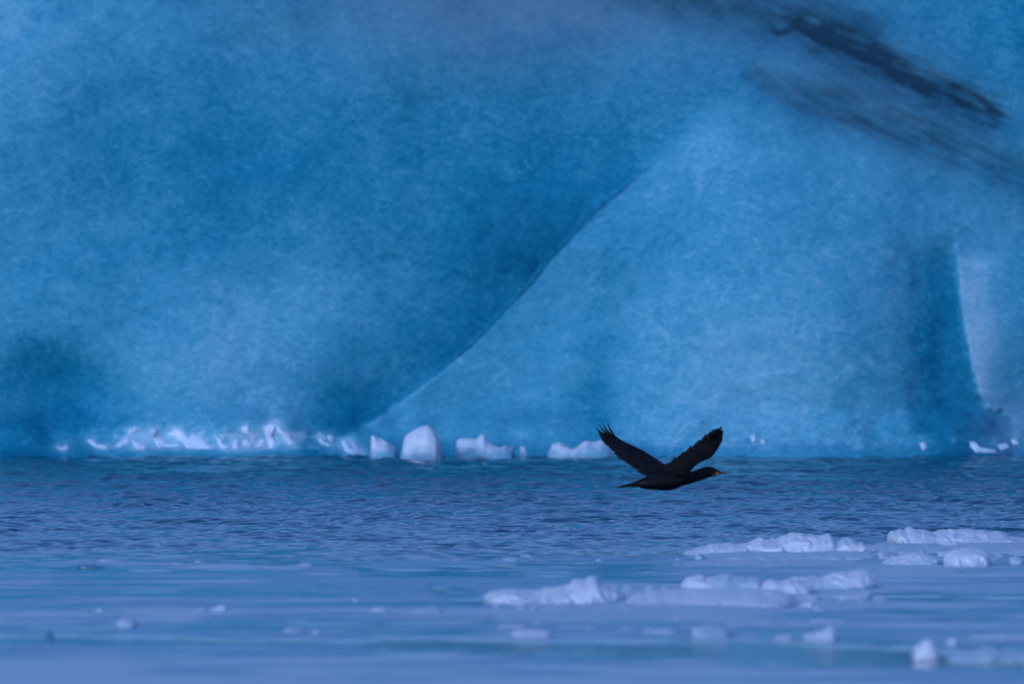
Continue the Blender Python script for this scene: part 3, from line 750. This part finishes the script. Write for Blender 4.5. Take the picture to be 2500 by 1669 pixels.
BV, BF = [], []
def add(V, Fc):
    o = len(BV); BV.extend([tuple(v) for v in V]); BF.extend([[o + i for i in f] for f in Fc])
def loft(secs, k=20):
    """secs: (x, ytop, ybottom, halfwidth m)"""
    V = []; Fc = []
    for (x, yt, yb, hw) in secs:
        c = B(x, (yt + yb) / 2, head_dy(x)); hz = (yb - yt) / 2 * BK * BD / F
        for j in range(k):
            a = 2 * math.pi * j / k
            V.append(c + np.array([-math.sin(R(22)) * math.cos(a) * hw, math.cos(R(22)) * math.cos(a) * hw, math.sin(a) * hz]))
    n = len(secs)
    for i in range(n - 1):
        for j in range(k):
            Fc.append([i * k + j, (i + 1) * k + j, (i + 1) * k + (j + 1) % k, i * k + (j + 1) % k])
    Fc.append(list(range(k))); Fc.append([(n - 1) * k + j for j in range(k)][::-1])
    return V, Fc
def dense(secs, m=5):
    a = np.array(secs, float); out = []
    for i in range(len(a) - 1):
        p0 = a[max(0, i - 1)]; p1 = a[i]; p2 = a[i + 1]; p3 = a[min(len(a) - 1, i + 2)]
        for q in range(m):
            t = q / m
            out.append(0.5 * (2 * p1 + (p2 - p0) * t + (2 * p0 - 5 * p1 + 4 * p2 - p3) * t * t + (3 * p1 - p0 - 3 * p2 + p3) * t ** 3))
    out.append(a[-1]); return out
body = [(600, 1118, 1146, .012), (680, 1090, 1146, .022), (760, 1056, 1150, .034), (800, 1040, 1172, .045), (860, 1016, 1192, .058), (950, 985, 1206, .072), (1080, 950, 1212, .083), (1200, 930, 1219, .088),
        (1300, 918, 1210, .086), (1400, 912, 1175, .078), (1480, 912, 1141, .066), (1550, 918, 1126, .056), (1620, 914, 1106, .046), (1700, 888, 1080, .040),
        (1780, 858, 1054, .036), (1850, 838, 1030, .034), (1900, 833, 1010, .034), (1950, 843, 996, .033), (2000, 866, 985, .029), (2040, 886, 974, .022), (2075, 905, 960, .013)]
add(*loft(dense(body)))
# tail: wedge of stiff feathers, fanned a little sideways
def blade(pts, w, th=.003, dirv=None, curve=0.0):
    """a feather: list of 3-D centre points, half widths; dirv = width direction"""
    P_ = [np.array(p, float) for p in pts]; n = len(P_); V = []; Fc = []
    for i, p in enumerate(P_):
        t = P_[min(i + 1, n - 1)] - P_[max(i - 1, 0)]; t /= np.linalg.norm(t)
        wd = np.array(dirv, float); wd = wd - t * wd.dot(t); wd /= np.linalg.norm(wd)
        nn = np.cross(t, wd)
        ww = w[i]
        V += [p + wd * ww, p + nn * th, p - wd * ww, p - nn * th]
    for i in range(n - 1):
        for j in range(4):
            Fc.append([i * 4 + j, (i + 1) * 4 + j, (i + 1) * 4 + (j + 1) % 4, i * 4 + (j + 1) % 4])
    Fc += [[0, 1, 2, 3], [(n - 1) * 4 + j for j in (3, 2, 1, 0)]]
    return V, Fc
for i in range(9):
    f = (i - 4) / 4.0
    tipx = 428 + 70 * f * f
    p0 = B(860, 1078, head_dy(860)); p1 = B(640, 1130 + 3 * f, head_dy(640) + f * .022); p2 = B(tipx, 1168 + 7 * f, head_dy(440) + f * .055)
    add(*blade([p0, p0 * .5 + p1 * .5, p1, p1 * .4 + p2 * .6, p2], [.016, .019, .018, .015, .006], .004, (0.35, .9, .35)))

# wings: cambered, tapering surfaces with overlapping flight feathers
def resample(pts, n):
    a = np.array(pts, float); d = np.r_[0, np.cumsum(np.hypot(*np.diff(a, axis=0).T))]
    t = np.linspace(0, d[-1], n)
    # smooth interpolation (Catmull-Rom through points)
    out = []
    for q in t:
        i = min(len(a) - 2, np.searchsorted(d, q, side='right') - 1); i = max(i, 0)
        u = (q - d[i]) / max(1e-9, d[i + 1] - d[i])
        p0, p1, p2, p3 = a[max(0, i - 1)], a[i], a[i + 1], a[min(len(a) - 1, i + 2)]
        out.append(.5 * (2 * p1 + (p2 - p0) * u + (2 * p0 - 5 * p1 + 4 * p2 - p3) * u * u + (3 * p1 - p0 - 3 * p2 + p3) * u ** 3))
    return np.array(out)
def wing(lead, trail, ztip, sgn, chord_dy, feathers, cov=.93):
    """lead/trail: crop outlines root->tip. sgn: -1 near wing (towards camera), +1 far wing"""
    n, m = 40, 12
    Lp, Tp = resample(lead, n), resample(trail, n)
    def pos(s, c):
        i = s * (n - 1); i0 = int(min(n - 2, max(0, math.floor(i)))); u = i - i0
        a = Lp[i0] * (1 - u) + Lp[i0 + 1] * u; b = Tp[i0] * (1 - u) + Tp[i0 + 1] * u
        p = a * (1 - c) + b * c
        dy = sgn * (0.05 + ztip * s) + chord_dy * (c - .5) * (1 - .5 * s) + head_dy(1300)
        return B(p[0], p[1], dy)
    def nrm(s, c):
        e = .02
        t1 = pos(min(1, s + e), c) - pos(max(0, s - e), c); t2 = pos(s, min(1, c + e)) - pos(s, max(0, c - e))
        q = np.cross(t1, t2); q /= np.linalg.norm(q); return q
    # arm + coverts: a closed thick surface over the front part of the chord
    V = []; Fc = []
    for side in (1, -1):
        for i in range(n):
            s = i / (n - 1) * .97
            for j in range(m):
                c = j / (m - 1) * cov
                th = (.017 * (1 - s) ** 1.2 + .0035) * (1.6 * math.sqrt(max(0, c / cov)) * (1 - c / cov) + .05)
                V.append(pos(s, c) + nrm(s, min(.9, max(.1, c))) * th * side)
    for h in (0, 1):
        for i in range(n - 1):
            for j in range(m - 1):
                a = h * n * m + i * m + j
                f = [a, a + 1, a + m + 1, a + m]
                Fc.append(f if h == 0 else f[::-1])
    o = n * m
    for i in range(n - 1):
        Fc.append([i * m, i * m + m, o + i * m + m, o + i * m]); Fc.append([i * m + m - 1, o + i * m + m - 1, o + i * m + 2 * m - 1, i * m + 2 * m - 1])
    for j in range(m - 1):
        Fc.append([j, o + j, o + j + 1, j + 1]); a = (n - 1) * m + j; Fc.append([a, a + 1, o + a + 1, o + a])
    add(V, Fc)
    # flight feathers along the trailing edge
    K = feathers
    for k in range(K):
        s = .02 + .95 * k / (K - 1)
        s2 = min(1.0, s + .05 + .05 * s)
        pts = []
        for q in np.linspace(0, 1, 7):
            ss = s + (s2 - s) * q ** 1.3; cc = .35 + (.66 + .025 * ((k * 7) % 3 - 1)) * q
            pts.append(pos(min(1, ss), cc) + nrm(min(.97, ss), .8) * (.0015 * ((k % 2) * 2 - 1)))
        wd = pos(min(1, s + .05), .8) - pos(max(0, s - .03), .8)
        sp = np.linalg.norm(pos(min(1, s + .5 / K), .9) - pos(max(0, s - .5 / K), .9))
        w0 = max(.010, sp * .95)
        add(*blade(pts, [w0 * .8, w0, w0, w0, w0 * .95, w0 * .8, w0 * .3], .0018, wd))
    return pos, nrm
# near (right) wing: leading edge low/right, ragged trailing edge up/left
near_lead = [(1570, 985), (1606, 910), (1650, 858), (1708, 803), (1796, 752), (1938, 688), (2014, 596), (2068, 504), (2110, 422), (2122, 330), (2132, 240)]
near_trail = [(1100, 960), (1188, 834), (1338, 728), (1448, 643), (1548, 566), (1678, 468), (1758, 406), (1838, 340), (1910, 290), (1978, 254), (2058, 234)]
pn, nn_ = wing(near_lead, near_trail, .34, -1, .10, 24)
for (a, b, c, d) in [((1990, 400), (2060, 300), (2090, 222), .010), ((2040, 400), (2095, 300), (2128, 236), .010), ((1940, 400), (2010, 310), (2040, 243), .010), ((1890, 420), (1960, 320), (1985, 268), .010)]:
    dy = -.37
    dy += head_dy(1300)
    add(*blade([B(*a, dy + .03), B((a[0] + b[0]) / 2 + 4, (a[1] + b[1]) / 2, dy + .015), B(*b, dy), B(*c, dy - .02)], [.012, .013, d, .003], .002, (.8, .3, .5)))
# far (left) wing: leading edge on top, trailing edge below, spread fingers at the tip
far_lead = [(1330, 900), (1200, 808), (1100, 738), (980, 662), (870, 590), (740, 525), (640, 480), (540, 432), (460, 385), (390, 335), (320, 300)]
far_trail = [(860, 1010), (800, 942), (745, 895), (660, 830), (580, 778), (500, 722), (440, 680), (370, 595), (290, 510), (215, 425), (160, 340)]
pf, nf_ = wing(far_lead, far_trail, .34, 1, -.12, 26)
fd = .38 + head_dy(1300)
for pts, wv in [([(420, 420), (360, 310), (318, 235), (284, 133)], (.011, .011, .0065, .0018)),
                ([(380, 430), (305, 310), (252, 235), (207, 142)], (.012, .012, .0065, .0018)),
                ([(340, 440), (265, 320), (205, 250), (150, 180)], (.012, .012, .007, .0018)),
                ([(300, 450), (220, 340), (160, 280), (108, 218)], (.014, .014, .008, .0018)),
                ([(300, 490), (225, 400), (175, 330), (132, 268)], (.016, .017, .012, .003))]:
    pp = resample(pts, 9)
    ws = np.interp(np.linspace(0, 1, 9), np.linspace(0, 1, 4), wv)
    add(*blade([B(p[0], p[1], fd + .03 * q / 8) for q, p in enumerate(pp)], ws, .0018, (.8, -.2, -.35)))
bird_part('body', BV, BF, M_FEATH)

# bill with hooked tip, gular patch, eye, trailing feet
M_BILL = mat_plain('horn_bill', (0.17, 0.13, 0.13), .4)
M_GUL = mat_plain('yellow_gular_skin', (0.50, 0.22, 0.045), .6, .3, .35, 90)
M_CHIN = mat_plain('pale_chin_feathers', (0.13, 0.10, 0.09), .8, .2, .3, 90)
M_EYE = mat_plain('green_eye', (0.02, 0.09, 0.06), .15)
M_FOOT = mat_plain('black_webbed_foot', (0.03, 0.026, 0.034), .5)
def bill(secs, k=12):
    return loft(secs, k)
bird_part('upper_bill', *bill(dense([(2030, 900, 948, .012), (2080, 908, 942, .009), (2130, 914, 940, .006), (2180, 922, 942, .0045), (2212, 927, 947, .004), (2226, 937, 953, .0025)])), M_BILL)
bird_part('lower_bill', *bill(dense([(2020, 944, 974, .011), (2070, 944, 968, .008), (2130, 941, 960, .005), (2180, 943, 955, .0035), (2205, 945, 951, .002)])), M_BILL)
def side_patch(name, outline, mat, lift=.0):
    # a skin patch following the near side of the head loft
    a = np.array(body, float)
    V = []
    pts = resample(outline + outline[:1], 28)[:-1]
    c = pts.mean(0)
    rings = [1.0, .7, .35]
    for r in rings:
        for p in c + (pts - c) * r:
            x, y = p
            yt, yb, hw = (np.interp(x, a[:, 0], a[:, i]) for i in (1, 2, 3))
            v = np.clip((y - (yt + yb) / 2) / ((yb - yt) / 2 + 1e-6), -1, 1)
            off = hw * math.sqrt(max(0.02, 1 - v * v)) + .0012 + .0015 * (1 - r)
            q = B(x, y, head_dy(x)); q = q + off * np.array([math.sin(R(22)), -math.cos(R(22)), 0])
            V.append(q)
    n = len(pts); V.append(B(c[0], c[1], head_dy(c[0])))
    Fc = [[k * n + i, k * n + (i + 1) % n, (k + 1) * n + (i + 1) % n, (k + 1) * n + i] for k in range(2) for i in range(n)]
    Fc.append([2 * n + i for i in range(n)])
    Fc += [[3 * n, (i + 1) % n, i] for i in range(n)]
    return bird_part(name, V, Fc, mat)
side_patch('chin_patch', [(1930, 965), (1975, 945), (2010, 968), (1990, 992), (1950, 996)], M_CHIN)
side_patch('gular_patch', [(1968, 940), (2000, 928), (2040, 926), (2062, 940), (2050, 964), (2015, 972), (1985, 972)], M_GUL)
# eye
ex, ey = 2003, 905
ec = B(ex, ey, head_dy(ex)) + .024 * np.array([math.sin(R(22)), -math.cos(R(22)), 0])
V = []; Fc = []
for i in range(1, 8):
    for j in range(12):
        th = math.pi * i / 8; ph = 2 * math.pi * j / 12
        V.append(ec + .0052 * np.array([math.sin(th) * math.cos(ph), math.sin(th) * math.sin(ph), math.cos(th)]))
for i in range(6):
    for j in range(12): Fc.append([i * 12 + j, i * 12 + (j + 1) % 12, (i + 1) * 12 + (j + 1) % 12, (i + 1) * 12 + j])
Fc.append(list(range(12))); Fc.append([72 + j for j in range(12)][::-1])
bird_part('eye', V, Fc, M_EYE)
for sg in (-1, 1):
    V_, F_ = [], []
    for q in range(3):          # three webbed toes trailing, folded together
        p0 = B(830, 1135 + 10, head_dy(830) + sg * .03); p1 = B(700, 1152 + q * 4, head_dy(700) + sg * .028 + (q - 1) * .006); p2 = B(612 + 10 * q, 1162 + q * 3, head_dy(610) + sg * .026 + (q - 1) * .014)
        a, b = blade([p0, p1, p2], [.008, .009, .004], .004, (0, 1, .1)); o = len(V_); V_ += a; F_ += [[o + i for i in f] for f in b]
    bird_part('webbed_foot', V_, F_, M_FOOT)
